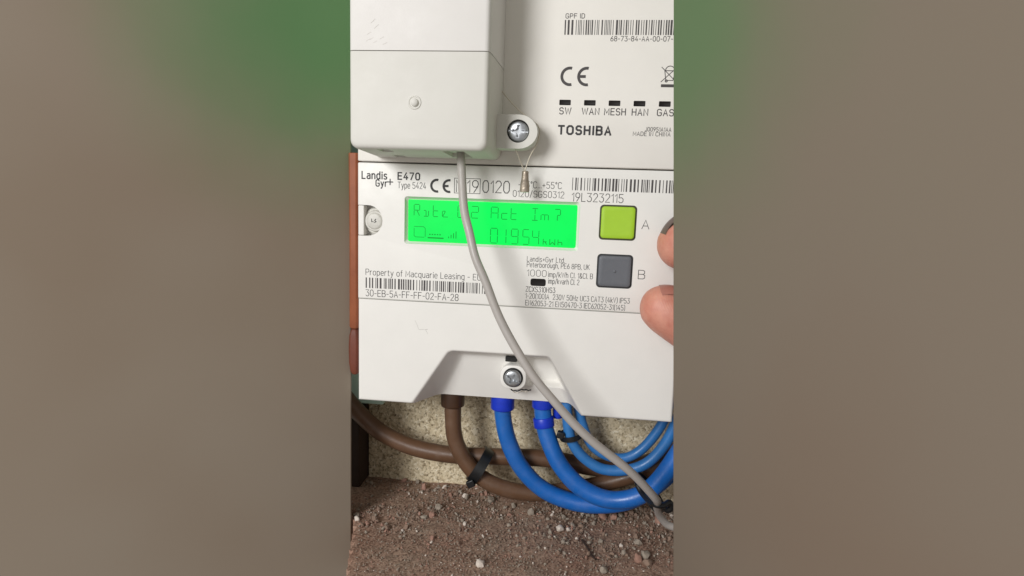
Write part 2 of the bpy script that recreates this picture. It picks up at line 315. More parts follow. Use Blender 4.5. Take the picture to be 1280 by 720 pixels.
def ribbon(bm, pts, wd, Y, m3=None):
    """one flat mitred band along a polyline"""
    P = [Vector(p) for p in pts]; closed = (P[0] - P[-1]).length < 1e-6 and len(P) > 3
    if closed: P = P[:-1]
    n = len(P); A = []
    for i in range(n):
        a = (P[i] - P[i - 1]) if (i or closed) else (P[1] - P[0]); b = (P[(i + 1) % n] - P[i]) if (i < n - 1 or closed) else (P[-1] - P[-2])
        a = a.normalized(); b = b.normalized(); t_ = (a + b)
        t_ = t_.normalized() if t_.length > .3 else b
        nr = Vector((-t_.y, t_.x)); k = min(1.5, 1 / max(.5, nr.dot(Vector((-b.y, b.x)))))
        p = P[i].copy()
        if not closed and i == 0: p = p - b * wd * .35
        if not closed and i == n - 1: p = p + a * wd * .35
        A.append([bm.verts.new(Vector((q.x, Y, q.y)) * S) for q in (p + nr * wd * k / 2, p - nr * wd * k / 2)])
    for i in range(n if closed else n - 1):
        a, b = A[i], A[(i + 1) % n]; bm.faces.new((a[0], a[1], b[1], b[0]))
def lettering(s, x0, x1, z, h, Y, m, parent, wt=0.0, name='lettering'):
    """wt: stroke weight as a share of the cap height"""
    wt = wt or .105; st = []; x = 0.0; gap = 1.15 + 6 * wt * .9
    for ch in s:
        if ch == ' ': x += 2.6; continue
        g = [[tuple(float(v) for v in p.split(',')) for p in q.split()] for q in GLY[ch].split(';')]
        wd = max(p[0] for q in g for p in q)
        st += [[(x + a, b) for a, b in q] for q in g]; x += wd + gap
    X1 = x - gap; k = h / 6; sx = (x1 - x0 - wt * h * .8) / max(X1, .4); bm = bmesh.new()
    if len(s) == 1 and X1 < 1: sx = k
    for i, q in enumerate(st): ribbon(bm, [(x0 + wt * h * .4 + a * sx, z + b * k) for a, b in q], wt * h, Y - .004 * (i % 7))
    bmesh.ops.recalc_face_normals(bm, faces=bm.faces[:])
    return obj(name, bm, m, parent, smooth=False)
def flat(quads, Y, m, parent, name):
    bm = bmesh.new()
    for i, q in enumerate(quads): bm.faces.new([bm.verts.new(Vector((x, Y - .004 * (i % 9), z)) * S) for x, z in q])
    bmesh.ops.recalc_face_normals(bm, faces=bm.faces[:])
    return obj(name, bm, m, parent, smooth=False)
def rect(x0, x1, z0, z1): return [(x0, z0), (x1, z0), (x1, z1), (x0, z1)]
def stroke(pts, wd):
    Q = []
    for (x0, z0), (x1, z1) in zip(pts, pts[1:]):
        d = Vector((x1 - x0, z1 - z0)); n = d.length or 1; u = d / n; p = Vector((-u.y, u.x)) * wd / 2; e = u * wd * 0.3
        Q.append([(x0 - e.x + p.x, z0 - e.y + p.y), (x0 - e.x - p.x, z0 - e.y - p.y), (x1 + e.x - p.x, z1 + e.y - p.y), (x1 + e.x + p.x, z1 + e.y + p.y)])
    return Q
def barcode(x0, x1, z0, z1, Y, m, parent, unit, seed, skip=()):
    r = random.Random(seed); Q = []; x = x0
    while x < x1:
        b = unit * r.choice((1, 1, 1, 2, 2, 3)); g = unit * r.choice((1, 1, 2, 2, 3))
        if not any(a < x < c for a, c in skip): Q.append(rect(x, min(x + b * 0.86, x1), z0, z1))
        x += b + g
    return flat(Q, Y, m, parent, 'barcode')
def arc(cx, cz, r0, r1, a0, a1, n=20, sx=1.0):
    Q = []
    for k in range(n):
        a = math.radians(a0 + (a1 - a0) * k / n); b = math.radians(a0 + (a1 - a0) * (k + 1) / n)
        Q.append([(cx + sx * r * math.cos(t), cz + r * math.sin(t)) for r, t in ((r0, a), (r1, a), (r1, b), (r0, b))])
    return Q
def ce_mark(x0, x1, z0, h, Y, m, parent, th):
    r = h / 2; w_ = x1 - x0; sx = 1.0; cz = z0 + r; Q = []
    c1 = x0 + r; c2 = x1 - r * 0.98 + r * 0.98 - (w_ - (x1 - x0)) - 0
    c2 = x1 - r * 0.2
    Q += arc(c1, cz, r - th, r, 76, 284); Q += arc(c2, cz, r - th, r, 78, 282)
    Q.append(rect(c2 - r + th * .5, c2 - th * .3, cz - th / 2, cz + th / 2))
    return flat(Q, Y, m, parent, 'ce_mark')

def cross_screw(cx, cz, r, y_front, y_back, parent, name='screw', rot=0.0):
    o = obj(name, disc(cx, cz, [(r * .96, y_back), (r, y_back - 0.2), (r, y_front + r * .22), (r * .93, y_front + r * .07), (r * .8, y_front), (r * .3, y_front - .02)]), STEEL, parent)
    cs = []
    for a in (0, 90):
        b = mbox(-r * .58, r * .58, y_front - 1, y_front + r * .34, -r * .13, r * .13)
        bmesh.ops.rotate(b, verts=b.verts[:], cent=(0, 0, 0), matrix=Matrix.Rotation(math.radians(a + rot), 3, 'Y'))
        bmesh.ops.translate(b, verts=b.verts[:], vec=Vector((cx, 0, cz)) * S); cs.append(b)
    cs.append(disc(cx, cz, [(r * .3, y_front - 1), (r * .3, y_front + r * .3)], 16))
    sl = mbox(-r * 1.1, r * 1.1, y_front - 1, y_front + r * .16, -r * .07, r * .07)
    bmesh.ops.rotate(sl, verts=sl.verts[:], cent=(0, 0, 0), matrix=Matrix.Rotation(math.radians(rot), 3, 'Y'))
    bmesh.ops.translate(sl, verts=sl.verts[:], vec=Vector((cx, 0, cz)) * S); cs.append(sl)
    cutaway(o, cs)
    return o

FZ = -113.0                                                     # floor height
# ------------------------------------------------------------------ setting
tag(obj('wall', mbox(-420, 420, 62, 80, -300, 420), mat('wall_paint', (150, 176, 164), 0.8, 0.2, 30), smooth=False), kind='structure')
# floor: dusty ledge with real unevenness
def floor_mesh():
    bm = bmesh.new(); nx, ny = 150, 110; X0, X1, Y0, Y1 = -110, 170, -75, 61.5
    from mathutils import noise
    G = {}
    for j in range(ny + 1):
        for i in range(nx + 1):
            x = X0 + (X1 - X0) * i / nx; y = Y0 + (Y1 - Y0) * j / ny
            if y < 5 and x < -71.0 + (5 - y) * .31: continue
            z = FZ + 0.9 * noise.noise(Vector((x, y, 0)) / 22) + 0.45 * noise.noise(Vector((x, y, 5)) / 5) + 0.25 * noise.noise(Vector((x, y, 9)) / 2.2)
            if y > 30: z += (y - 30) * 0.02
            G[i, j] = bm.verts.new(Vector((x, y, z)) * S)
    for j in range(ny):
        for i in range(nx):
            q = [G.get(k) for k in ((i, j), (i + 1, j), (i + 1, j + 1), (i, j + 1))]
            if all(q): bm.faces.new(q)
    # thickness of the ledge
    r = bmesh.ops.extrude_edge_only(bm, edges=[e for e in bm.edges if e.is_boundary])
    for v in [g for g in r['geom'] if isinstance(g, bmesh.types.BMVert)]: v.co.z = (FZ - 24) * S
    bmesh.ops.recalc_face_normals(bm, faces=bm.faces[:])
    return bm
tag(obj('floor', floor_mesh(), FLOOR), kind='structure')

# chipboard mounting panel
tag(obj('chipboard_panel', mbox(-79.2, 190, 48, 61, FZ - .2, 320), CHIP, smooth=False, bevel=.4),
    'speckled beige chipboard panel behind the meters and cables', 'board')

# cupboard boards either side
def board(name, bottom, top, splay, length, thick, m, label, sign):
    """bottom/top = (x, y, z) of the near-meter edge; the board runs outward and towards the room"""
    d = Vector((sign * math.sin(math.radians(splay)), -math.cos(math.radians(splay)), 0)); nrm = Vector((-sign * -d.y * -1, 0, 0))
    n = Vector((-d.y, d.x, 0)) * sign                              # away from the visible face
    n = Vector((sign * math.cos(math.radians(splay)), math.sin(math.radians(splay)), 0))
    b, t = Vector(bottom), Vector(top); bm = bmesh.new()
    loft(bm, [[b, b + d * length, b + d * length + n * thick, b + n * thick], [t, t + d * length, t + d * length + n * thick, t + n * thick]])
    return tag(obj(name, bm, m, bevel=.8), label, 'board')
BL_ = board_mat('board_paint_glow_left', (144, 131, 116), (148, 137, 123), (139, 124, 108), (84, 128, 80), (-80, -6, 106), (12, 96))
BR_ = board_mat('board_paint_glow_right', (124, 112, 99), (124, 114, 100), (122, 107, 93), (94, 122, 84), (55, -36, 100), (8, 92))
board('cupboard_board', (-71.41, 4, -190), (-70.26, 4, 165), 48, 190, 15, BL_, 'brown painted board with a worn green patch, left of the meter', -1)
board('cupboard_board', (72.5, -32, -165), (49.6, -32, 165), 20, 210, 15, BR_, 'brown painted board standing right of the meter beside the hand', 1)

# orange batten and dark block at the far left
def stave(zr):
    bm = bmesh.new(); loft(bm, [[(x, y, z) for x, y in ((-69.2 - r, 4.2 - r), (-69.2 - r * .6, 3.2 - r), (-69.2 + r * .6, 3.2 - r), (-69.2 + r, 4.2 - r), (-69.2 + r, 9), (-69.2 - r, 9))] for z, r in zr]); return bm
bt = tag(obj('timber_batten', stave(((-21.8, 1.6), (-21, 2.1), (20, 2.0), (53.6, 2.2))), ORANGE, bevel=.3), 'narrow orange brown timber batten along the left edge of the meter', 'batten')
obj('batten_foot', stave(((-42.5, 1.2), (-41, 1.9), (-37, 2.3), (-30, 2.4), (-25, 2.2), (-22.6, 1.7), (-21.9, 1.2))), DKRED, bt, bevel=.3)['label'] = 'dark red rounded foot'
tag(obj('painted_block', mbox(-96, -67.2, 36, 47.6, -68, -38), TEAL, bevel=1), 'pale teal painted block showing below the orange batten', 'block')
tag(obj('dark_gap_block', mbox(-100, -79.6, 36, 61, FZ - .3, -72), DKWOOD_GAP, bevel=1), 'dark timber block in the corner left of the chipboard', 'timber')  # dark block added where the corner is only a shadowed gap

# ------------------------------------------------------------------ electricity meter
meter = empty('electricity_meter', (1.2, 22, -53), 'white electricity meter with lit green display and two square buttons', 'electricity meter')
body = obj('body', mbox(-66.6, 69, 0, 47.5, -7.75, 49.7), MW, meter, bevel=.55)
bake(body)
notch = [(-70, 19.2), (-62.2, 19.2)] + [(-62.2 + 6.4 * math.cos(math.radians(a)), 25.7 + 6.45 * math.sin(math.radians(a))) for a in range(-80, 81, 16)] + [(-62.2, 32.1), (-70, 32.1)]
cuts = [prism(notch, -2, 5.4)]
bm = bmesh.new()
loft(bm, [[(x, y, z) for x, z in rrect(-46.3 + i, 26.6 - i, 16.6 + i, 36.3 - i, 1.1)] for y, i in ((-1, 0), (0.15, 0), (1.7, 1.15))]); cuts.append(bm)
cuts.append(prism(rrect(34.55, 49.3, 21.6, 35.7, 1.6), -1, 3)); cuts.append(prism(rrect(34.5, 48.95, 2.05, 15.9, 1.6), -1, 3))
cuts.append(prism(rrect(7.6, 13.98, 1.35, 4.45, .9), -1, 1.6))
cutaway(body, cuts)
flat([rect(-66.45, 68.85, -7.72, -7.58)], -0.03, BEZ, meter, 'label_edge')
# display
disp = obj('display', prism(rrect(-45.1, 25.45, 17.35, 35.1, .4), 1.45, 4), LCD, meter)
def seg_digit(ch, x0, x1, z0, z1):
    w_, h = x1 - x0, z1 - z0; g = .1
    P = {'a': [(g, 1), (1 - g, 1)], 'b': [(1, 1 - g * .6), (1, .5 + g * .4)], 'c': [(1, .5 - g * .4), (1, g * .6)], 'd': [(g, 0), (1 - g, 0)], 'e': [(0, .5 - g * .4), (0, g * .6)],
         'f': [(0, 1 - g * .6), (0, .5 + g * .4)], 'g': [(g, .5), (.5 - g * .4, .5)], 'h': [(.5 + g * .4, .5), (1 - g, .5)], 'i': [(.5, .92), (.5, .55)], 'j': [(.5, .45), (.5, .06)],
         'k': [(.55, .45), (.95, .05)], 'l': [(.1, .06), (.5, .46)], 'm': [(.5, .0), (.9, .0)], 'n': [(.95, .95), (.55, .55)]}
    SEGS = {'R': 'abefghk', 'A': 'abcefgh', '0': 'abcdef', '1': 'bc', '2': 'abghed', '9': 'abcdfgh', '5': 'acdfgh', '4': 'bcfgh', 'I': 'aijd', 't': 'fegdh', 'e': 'egdl', 'a': 'gcdj', 'c': 'ghed', 'm': 'eghcj', '?': 'abhj', 'k': 'feghk', 'W': 'fecblk', 'h': 'feghc'}
    return sum((stroke([(x0 + a * w_, z0 + b_ * h) for a, b_ in P[s]], .26) for s in SEGS[ch]), [])
Q = []
for ch, a, b_ in (('R', -42.6, -40.2), ('a', -38.5, -36.4), ('t', -34.4, -32.2), ('e', -30.5, -28.0), ('0', -23.9, -21.4), ('2', -18.2, -15.2), ('A', -9.9, -7.0), ('c', -5.5, -3.0), ('t', -1.6, .8), ('I', 7.0, 9.6), ('m', 10.8, 13.8), ('?', 16.3, 18.7)):
    Q += seg_digit(ch, a, b_, 28.3, 33.1)
for ch, a, b_ in (('0', -9.9, -7.0), ('1', -5.2, -3.4), ('9', -1.2, 1.6), ('5', 3.6, 6.2), ('4', 7.6, 10.2)): Q += seg_digit(ch, a, b_, 18.3, 24.4)
for ch, a, b_ in (('k', 12.1, 13.6), ('W', 14.8, 16.9), ('h', 18.2, 19.8)): Q += seg_digit(ch, a, b_, 18.5, 20.9)
Q += stroke([(-42.5, 23.9), (-38.4, 23.9), (-37.7, 23.2), (-37.7, 19.7)], .2) + stroke([(-42.5, 23.2), (-42.5, 20), (-41.8, 19.5), (-38.2, 19.5)], .2)
Q += [rect(-36.6, -29.8, 19.15, 19.6)] + [rect(-36 + k * 1.1, -35.4 + k * 1.1, 20.6, 21) for k in range(5)]
Q += [rect(-27.8 + k * 1.05, -27.5 + k * 1.05, 19.5, 20.2 + k * .75) for k in range(4)]
flat(Q, 1.40, SEG, disp, 'display_segment')
# keys
def key(x0, x1, z0, z1, rimm, keym, pip):
    rim = obj('button_rim', prism(rrect(x0 - .05, x1 + .05, z0 - .05, z1 + .05, 1.5), .35, 2.95), rimm, meter)
    k = obj('button', pillow(x0 + .62, x1 - .62, z0 + .62, z1 - .62, 1.3, 2.9, -.75, .45), keym, meter)
    if pip: obj('pip', disc((x0 + x1) / 2, (z0 + z1) / 2, [(.6, -.2), (.6, -.78), (.35, -.95), (.1, -1.0)], 14), keym, k)
    return k
key(34.6, 49.25, 21.65, 35.65, RIM, GREENB, 0)['label'] = 'lime green square button'
key(34.55, 48.9, 2.1, 15.85, RIMK, GREYB, 1)['label'] = 'dark grey square button'
obj('pulse_light', pillow(7.65, 13.93, 1.4, 4.4, .9, 1.55, .1, .15), LEDM, meter)
# seal plug in the side notch
sp = obj('seal_plug', disc(-59.5, 25.5, [(5.7, 5.5), (5.7, 3.4), (5.2, 2.9), (4.6, 2.9), (4.4, 1.2), (4.1, .9), (3.6, .9), (3.2, .3), (2.7, .15), (.5, .12)]), SEALC, meter)
flat(stroke([(-60.6, 26.4), (-60.6, 25.2), (-59.8, 25.2)], .28) + stroke([(-58.7, 26.4), (-59.3, 25.8), (-58.6, 25.3), (-59.4, 24.9)], .28), .05, INK, sp, 'embossed_mark')
obj('notch_post', mbox(-66.5, -63.9, .1, 5.4, 19.35, 31.95), MW, meter, bevel=.4)
# print on the label
PY = -0.05
def t(s, x0, x1, z, h, m=INK, off=0.0, Y=PY): return lettering(s, x0, x1, z, h, Y, m, meter, off)
t('Landis', -64.9, -53.9, 43.1, 2.9, INKB, .17); t('Gyr', -58.85, -53.8, 40.1, 2.6, INKB, .17)
flat([rect(-53.9, -51.3, 41.75, 42.2), rect(-52.82, -52.38, 40.7, 43.3)], PY, INKB, meter, 'plus_mark')
t('E470', -49.4, -39.85, 43.2, 2.7, INKB, .2); t('Type 5424', -49.35, -37.25, 39.6, 2.5, INK, .085)
ce_mark(-35.5, -26.9, 38.2, 5.7, PY, INK, meter, .95)
flat(stroke([(-25.3, 38.35), (-14.55, 38.35), (-14.55, 44.35), (-25.3, 44.35), (-25.3, 38.35)], .22) + stroke([(-20.6, 38.35), (-20.6, 44.35)], .22), PY, INKL, meter, 'year_frame')
t('M', -24.6, -21.3, 38.9, 4.8, INKL, .07); t('19', -20.0, -15.2, 38.8, 4.8, INKL, .07); t('0120', -13.55, -2.35, 39.0, 4.7, INKL, .075)
t('-25°C...+55°C', 1.2, 18.75, 41.4, 2.5, INKL, .085); t('0120/SGS0312', -.95, 19.9, 37.7, 2.5, INKL, .085)
barcode(22.95, 66.5, 41.0, 46.0, PY, INKP, meter, .30, 3)
t('19L3232115', 23.0, 43.55, 36.65, 3.3, INKL, .08)
t('A', 51.4, 54.4, 26.6, 3.5, INKL, .075); t('B', 51.2, 54.0, 6.4, 3.5, INKL, .075)
t('Landis+Gyr Ltd.', 5.8, 21.4, 11.5, 2.0, INK, .09); t('Peterborough, PE6 8PB, UK', 5.85, 31.6, 9.15, 2.0, INK, .09)
t('1000', 6.0, 14.1, 5.4, 2.6, INKL, .07); t('imp/kWh Cl. 1&Cl. B', 14.8, 33.1, 5.4, 2.1, INK, .09); t('imp/kvarh Cl. 2', 14.9, 27.7, 2.65, 2.1, INK, .09)
t('ZCXS310HS3', 5.75, 18.0, -1.15, 2.1, INK, .1); t('1-20(100)A  230V 50Hz UC3 CAT3 (4kV) IP53', 5.7, 48.5, -3.95, 2.1, INK, .09)
t('EN62053-21 EN50470-3 IEC62052-31(145)', 5.8, 46.8, -6.9, 2.1, INK, .09)
t('Property of Macquarie Leasing - EUKL', -63.15, -9.5, 2.55, 2.5, INK, .085)
barcode(-63.15, -11.0, -3.1, 1.4, PY, INKP, meter, .31, 11)
t('30-EB-5A-FF-FF-02-FA-28', -63.15, -22.6, -6.6, 2.7, INKL, .09)
# terminal cover with its sloping recess
def smin(a, b, k):
    h_ = max(0, min(1, .5 + .5 * (b - a) / k)); return b * (1 - h_) + a * h_ - k * h_ * (1 - h_)
def relief(x, z):
    f = (-28.5 - z) / 24.6                                          # 0 at the head of the recess, 1 at its foot
    lft = (x - (-26.3 - 15.9 * f)) * 1.95; rgt = ((16.9 + 14.8 * f) - x) * 2.9; top = (-28.4 - z) * 3.2; base = 8.6 + (-30.6 - z) * .345
    d = smin(smin(lft, rgt, 1.2), smin(top, base, 3.2), 5.0)
    pk = smin(smin((x - 6.2) * 2.2, (22.6 + .25 * (-38 - z) - x) * 1.6, 1), smin((-30.6 - z) * 2, (z + 45.6) * 5, 1), 1)
    d += max(0, smin(pk, 6.0, 1.2)) if d > 3 else 0
    return max(0, -smin(-d, 0, 1.3)) if d > -1.3 else 0
def relief_mesh():
    bm = bmesh.new(); nx, nz = 300, 104; G = {}
    r = 1.0
    for j in range(nz + 1):
        for i in range(nx + 1):
            x = -66.6 + 135.6 * i / nx; z = -53.3 + 45.3 * j / nz
            y = max(0, relief(x, z))
            e = min(x + 66.6, 69 - x, z + 53.3 if y < .5 else 9)
            if e < r: y += r - math.sqrt(max(0, r * r - (r - e) ** 2))
            G[i, j] = bm.verts.new(Vector((x, y, z)) * S)
    for j in range(nz):
        for i in range(nx): bm.faces.new((G[i, j], G[i + 1, j], G[i + 1, j + 1], G[i, j + 1]))
    q = bmesh.ops.extrude_edge_only(bm, edges=[e for e in bm.edges if e.is_boundary])
    for v in [g for g in q['geom'] if isinstance(g, bmesh.types.BMVert)]: v.co.y = .040
    bmesh.ops.contextual_create(bm, geom=[e for e in bm.edges if e.is_boundary])
    bmesh.ops.recalc_face_normals(bm, faces=bm.faces[:])
    return bm
tc_ = obj('terminal_cover', relief_mesh(), MW, meter)
sharp(tc_.data, 55)
# right-hand pocket step, screw boss and screw
obj('slot_shade', mbox(-2.6, 2.4, 6.4, 12, -33.4, -31.2), DARK, meter, bevel=.3)  # solid dark box painting the shade inside an opening
boss = bmesh.new()
loft(boss, [[(x, y, z) for x, z in rrect(-4.6 + i, 6.9 - i, -45.4 + i, -34.6 - i, 4.2 - i)] for y, i in ((15, 0), (6.2, 0), (5.7, .2), (5.5, .6))])
obj('screw_boss', boss, MW, meter)
obj('screw_well', disc(1.15, -40.0, [(4.35, 5.6), (4.35, 5.3), (3.9, 5.25), (.4, 5.25)]), DARK, meter)
cross_screw(1.15, -40.0, 3.7, 3.2, 5.4, meter, 'screw', 30)
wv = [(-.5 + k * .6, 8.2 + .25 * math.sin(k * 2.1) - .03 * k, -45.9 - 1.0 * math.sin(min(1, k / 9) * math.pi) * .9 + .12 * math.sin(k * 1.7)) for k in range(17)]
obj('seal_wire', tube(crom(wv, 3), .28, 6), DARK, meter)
obj('seal_wire', tube(crom([(x + .6, y - .2, z - .7 + .2 * math.sin(i)) for i, (x, y, z) in enumerate(wv[:14])], 3), .16, 6), WIRE, meter)
flat(stroke([(-40.5, -17.6), (-39.6, -19.9), (-36.6, -19.9), (-35.6, -21.6)], .13) + stroke([(-41.2, -16.2), (-40.6, -17.4)], .1) + stroke([(-36.6, -19.9), (-35.7, -19.6)], .2), -.02, mat('scuff', (188, 186, 180), .7), tc_, 'scuff_mark')

# ------------------------------------------------------------------ communications hub
hub = empty('communications_hub', (1.2, 22, 50), 'white communications hub with a row of five dark indicator lights', 'communications hub')
hb = obj('body', mbox(-66.6, 69, 0, 47.5, 50.25, 175), MH, hub, bevel=.55); bake(hb)
LX = [(16.31, 20.85), (26.05, 30.6), (35.65, 40.2), (45.3, 49.85), (55.0, 59.5)]
cutaway(hb, [prism(rrect(a, b_, 74.1, 76.2, .3), -1, 1.0) for a, b_ in LX])
for a, b_ in LX: obj('indicator_light', pillow(a + .04, b_ - .04, 74.12, 76.18, .3, .95, -.06, .06), LEDM, hub)
def h(s, x0, x1, z, hh, m=INKP, off=0.0): return lettering(s, x0, x1, z, hh, PY, m, hub, off)
h('GPF ID', 17.3, 24.75, 106.85, 1.65, INKP, .15); barcode(17.1, 63.5, 100.7, 106.2, PY, INKP, hub, .29, 5); h('68-73-84-AA-00-07-8B-2F', 35.0, 65.6, 98.45, 1.75, INKP, .13)
ce_mark(16.3, 27.3, 81.4, 7.4, PY, INKP, hub, 1.1)
for s, a, b_ in (('SW', 16.45, 21.2), ('WAN', 25.3, 32.2), ('MESH', 34.1, 42.5), ('HAN', 44.8, 51.1), ('GAS', 54.5, 60.9)): h(s, a, b_, 70.7, 2.4, INKP, .15)
h('TOSHIBA', 16.2, 37.3, 63.0, 3.1, INK, .25); h('J00951A1AA', 50.3, 60.4, 64.75, 1.5, INKP, .13); h('MADE IN CHINA', 45.75, 60.2, 62.95, 1.5, INKP, .13)
q = stroke([(55.2, 83.4), (61.0, 88.9)], .28) + stroke([(61.0, 83.4), (55.2, 88.9)], .28) + stroke([(56.4, 87.6), (57.0, 84.0), (59.7, 84.0), (60.4, 87.6), (56.4, 87.6)], .28) + arc(58.4, 87.6, 1.6, 1.9, 0, 180, 10) + [rect(55.3, 61.4, 81.45, 82.55)] + arc(57.2, 83.8, .2, .6, 0, 360, 8)
flat(q, PY, INKP, hub, 'bin_symbol')

# ------------------------------------------------------------------ cover box on the hub
cov = empty('cover_box', (-32, -15, 52), 'cream plastic cover box with rounded edges and a screwed side tab, fixed on the hub', 'cover box')
def cbox(z0f, z0b, z1):
    bm = bmesh.new(); L = []
    # profile from the base (y=0) to the front (y=-30): drafted sides, rounded front edge
    for y, i in ((-.05, 0), (-2.0, .05), (-27.0, 1.0), (-28.4, 1.15), (-29.3, 1.55), (-29.8, 2.1), (-30.0, 3.0)):
        x0, x1 = -59.6 + i, -6.2 - i; zb = z0b + (i if z0f else 0)
        if z0f: P = [(x0, z1), (x0, zb + 3)] + [(x0 + 3 - 3 * math.cos(math.radians(a)), zb + 3 - 3 * math.sin(math.radians(a))) for a in (22, 45, 68)] + [(x0 + 3, zb), (x1 - 3, zb)] + [(x1 - 3 + 3 * math.sin(math.radians(a)), zb + 3 - 3 * math.cos(math.radians(a))) for a in (22, 45, 68)] + [(x1, zb + 3), (x1, z1)]
        else: P = [(x0, z1), (x0, zb), (x1, zb), (x1, z1)]
        L.append([(x, y, z) for x, z in P])
    loft(bm, L); return bm
lc = obj('lower_cover', cbox(True, 52.0, 87.15), MB, cov, ang=30); 
cutaway(lc, [disc(-46.5, 53.0, [(2.2, -9), (2.2, -3)], 16), disc(-19.6, 52.6, [(2.6, -16), (2.6, -11)], 16), mbox(-49, -44.4, -27.2, -20, 50, 53.8), mbox(-24.5, -16.4, -27.0, -8, 50, 53.9)])
uc = obj('upper_cover', cbox(False, 87.45, 175), MB2, cov)
flat(sum((stroke([(-52 + a, 90.5 + b_), (-50.5 + a, 91.3 + b_ * 1.1)], .12) for a, b_ in ((0, 0), (1.2, .4), (2.6, -.6), (.4, 2.2), (5.1, .7), (6.2, -1.1), (1.8, 6.1), (3.1, 4.4))), []), -30.03, mat('pale_scratch', (206, 200, 194), .6), uc, 'scuff_mark')
obj('bump', disc(-34.0, 69.6, [(2.5, -29.8), (2.5, -30.05), (2.35, -30.3), (2.0, -30.3), (1.8, -30.05), (1.45, -30.05), (1.35, -30.9), (1.0, -31.2), (.3, -31.3)]), MB, cov)
tb = [(-7.5, 55.6), (-7.5, 68.7), (1.9, 68.7)] + [(1.9 + 7.0 * math.sin(math.radians(a)) * 1.05, 62.15 + 6.55 * math.cos(math.radians(a))) for a in range(15, 180, 15)] + [(1.9, 55.6)]
bm = bmesh.new()
loft(bm, [[(x, y, z) for x, z in tb] for y in (-.05, -11.4)] + [[(2 + (x - 2) * .975, y, 62.15 + (z - 62.15) * .97) for x, z in tb] for y in (-12.0,)])
tab = obj('tab', bm, MB, cov); cutaway(tab, [disc(1.6, 62.4, [(4.35, -13), (4.35, -8)], 32)])
obj('screw_well', disc(1.6, 62.4, [(4.3, -7.9), (4.3, -8.3), (.4, -8.3)]), DARK, cov)
cross_screw(1.6, 62.4, 3.95, -11.6, -8.2, cov, 'screw', 3)

# lead seal on a wire
seal = empty('wire_seal', (4.8, -9, 40.6), 'thin twisted steel wire seal with crimped metal ferrule hanging below the screw tab', 'seal')
obj('wire', tube(crom([(-6.3, -3.2, 78.5), (-3.3, -4.5, 75.2), (.8, -6, 71.2), (5.6, -7.5, 67.6), (8.7, -8, 65.2), (9.55, -8, 62.2), (8.6, -8.4, 58.0), (6.3, -9.2, 53.2), (4.75, -9.6, 48.0), (4.6, -9.6, 46.0)], 8), .23, 8), WIRE, seal)
obj('wire', tube(crom([(.2, -9.5, 56.2), (1.2, -10, 54.6), (3.0, -9.8, 50.4), (4.2, -9.7, 47.8), (4.5, -9.6, 46)], 8), .23, 8), WIRE, seal)
fer = bmesh.new()
loft(fer, [[(4.7 + a * math.cos(2 * math.pi * k / 20), -9.2 + b_ * math.sin(2 * math.pi * k / 20), z) for k in range(20)] for z, a, b_ in ((47.6, .9, 1.1), (47.4, 1.3, 1.3), (44.4, 1.45, 1.25), (42.8, 1.75, .9), (40.2, 1.9, .85), (39.5, 1.8, .8), (39.4, 1.4, .5))])
obj('ferrule', fer, FER, seal)

# ------------------------------------------------------------------ cables
def cable(name, P, r, m, label, sm=3, n=8, seg=24, root=None):
    ph = len(label) * 1.7
    def rr(u): return (r(u) if callable(r) else r) * (1 + .010 * math.sin(23 * u + ph) + .007 * math.sin(61 * u + 2 * ph))
    return tag(obj(name, tube(smoothpath(crom(P, n), sm * 4), rr, seg), m, root), label, 'cable')
grey = [(-20.33, -12, 57.5), (-20.0, -14, 52.34), (-18.92, -16.5, 44.65), (-17.21, -19.5, 31.54), (-14.39, -22, 25.22 - 1.5), (-11.75, -24, 14.5), (-7.45, -25, 6.11), (-3.03, -26, -4.48), (1.22, -27, -12.31), (5.59, -28, -19.09), (11.3, -29, -27.3), (15.83, -29, -32.73), (20.83, -29, -38.06), (25.67, -28, -43.67), (31.07, -27, -49.32), (37.6, -25, -55.4), (46.0, -22.5, -62.2), (52.17, -20, -67.83), (58.31, -16, -75.18), (63.2, -11.5, -82.0), (64.6, -5, -86.4), (66.4, 6, -95.5), (70.0, 11, -102.5), (77, 13, -107), (110, 20, -109)]
cable('grey_cable', grey, lambda u: 1.62 + .06 * u, GREYC, 'thin grey cable curving from the cover box down across the meter front')
cable('brown_cable', [(-112, 34, -36), (-99, 31, -48), (-87.35, 30, -59.82), (-81, 30, -67.4), (-72.57, 30, -75.2), (-64.76, 30, -80.8), (-49.22, 30, -86.6), (-29.85, 30, -88.6), (-16.3, 31, -88.34), (-.58, 32, -88), (18.74, 34, -88), (40, 36, -92), (60, 38, -90), (80, 38, -80), (100, 38, -64)], 4.1, BROWN, 'brown cable sweeping in from the left edge past the chipboard')
bb = cable('brown_cable', [(-29.2, 24, -50), (-29.1, 24, -58), (-28.9, 24, -66.39), (-28.44, 24, -74.32), (-26.74, 24, -80.6), (-22.68, 23.5, -87.8), (-16.67, 23.5, -94.5), (-7.21, 24, -99.6), (4.44, 25, -102.3), (19.7, 28, -102.5), (42.12, 33, -98.8), (60.22, 33, -91.5), (78, 34, -80), (98, 34, -60)], 3.9, BROWN, 'brown cable dropping from the left terminal under the meter')
def sleeve(P0, P1, r, m, parent, name='sleeve'):
    d = (Vector(P1) - Vector(P0)); P = [Vector(P0) + d * k for k in (0, .02, .06, .5, .94, .98, 1)]; rr = [r * .93, r * .98, r, r, r, r * .98, r * .93]
    bm = bmesh.new(); tube(P, lambda u: rr[min(6, round(u * 6))], 24, bm); return obj(name, bm, m, parent)
sleeve((-29.3, 24, -50), (-29.1, 24, -61.2), 5.6, BROWND, bb)
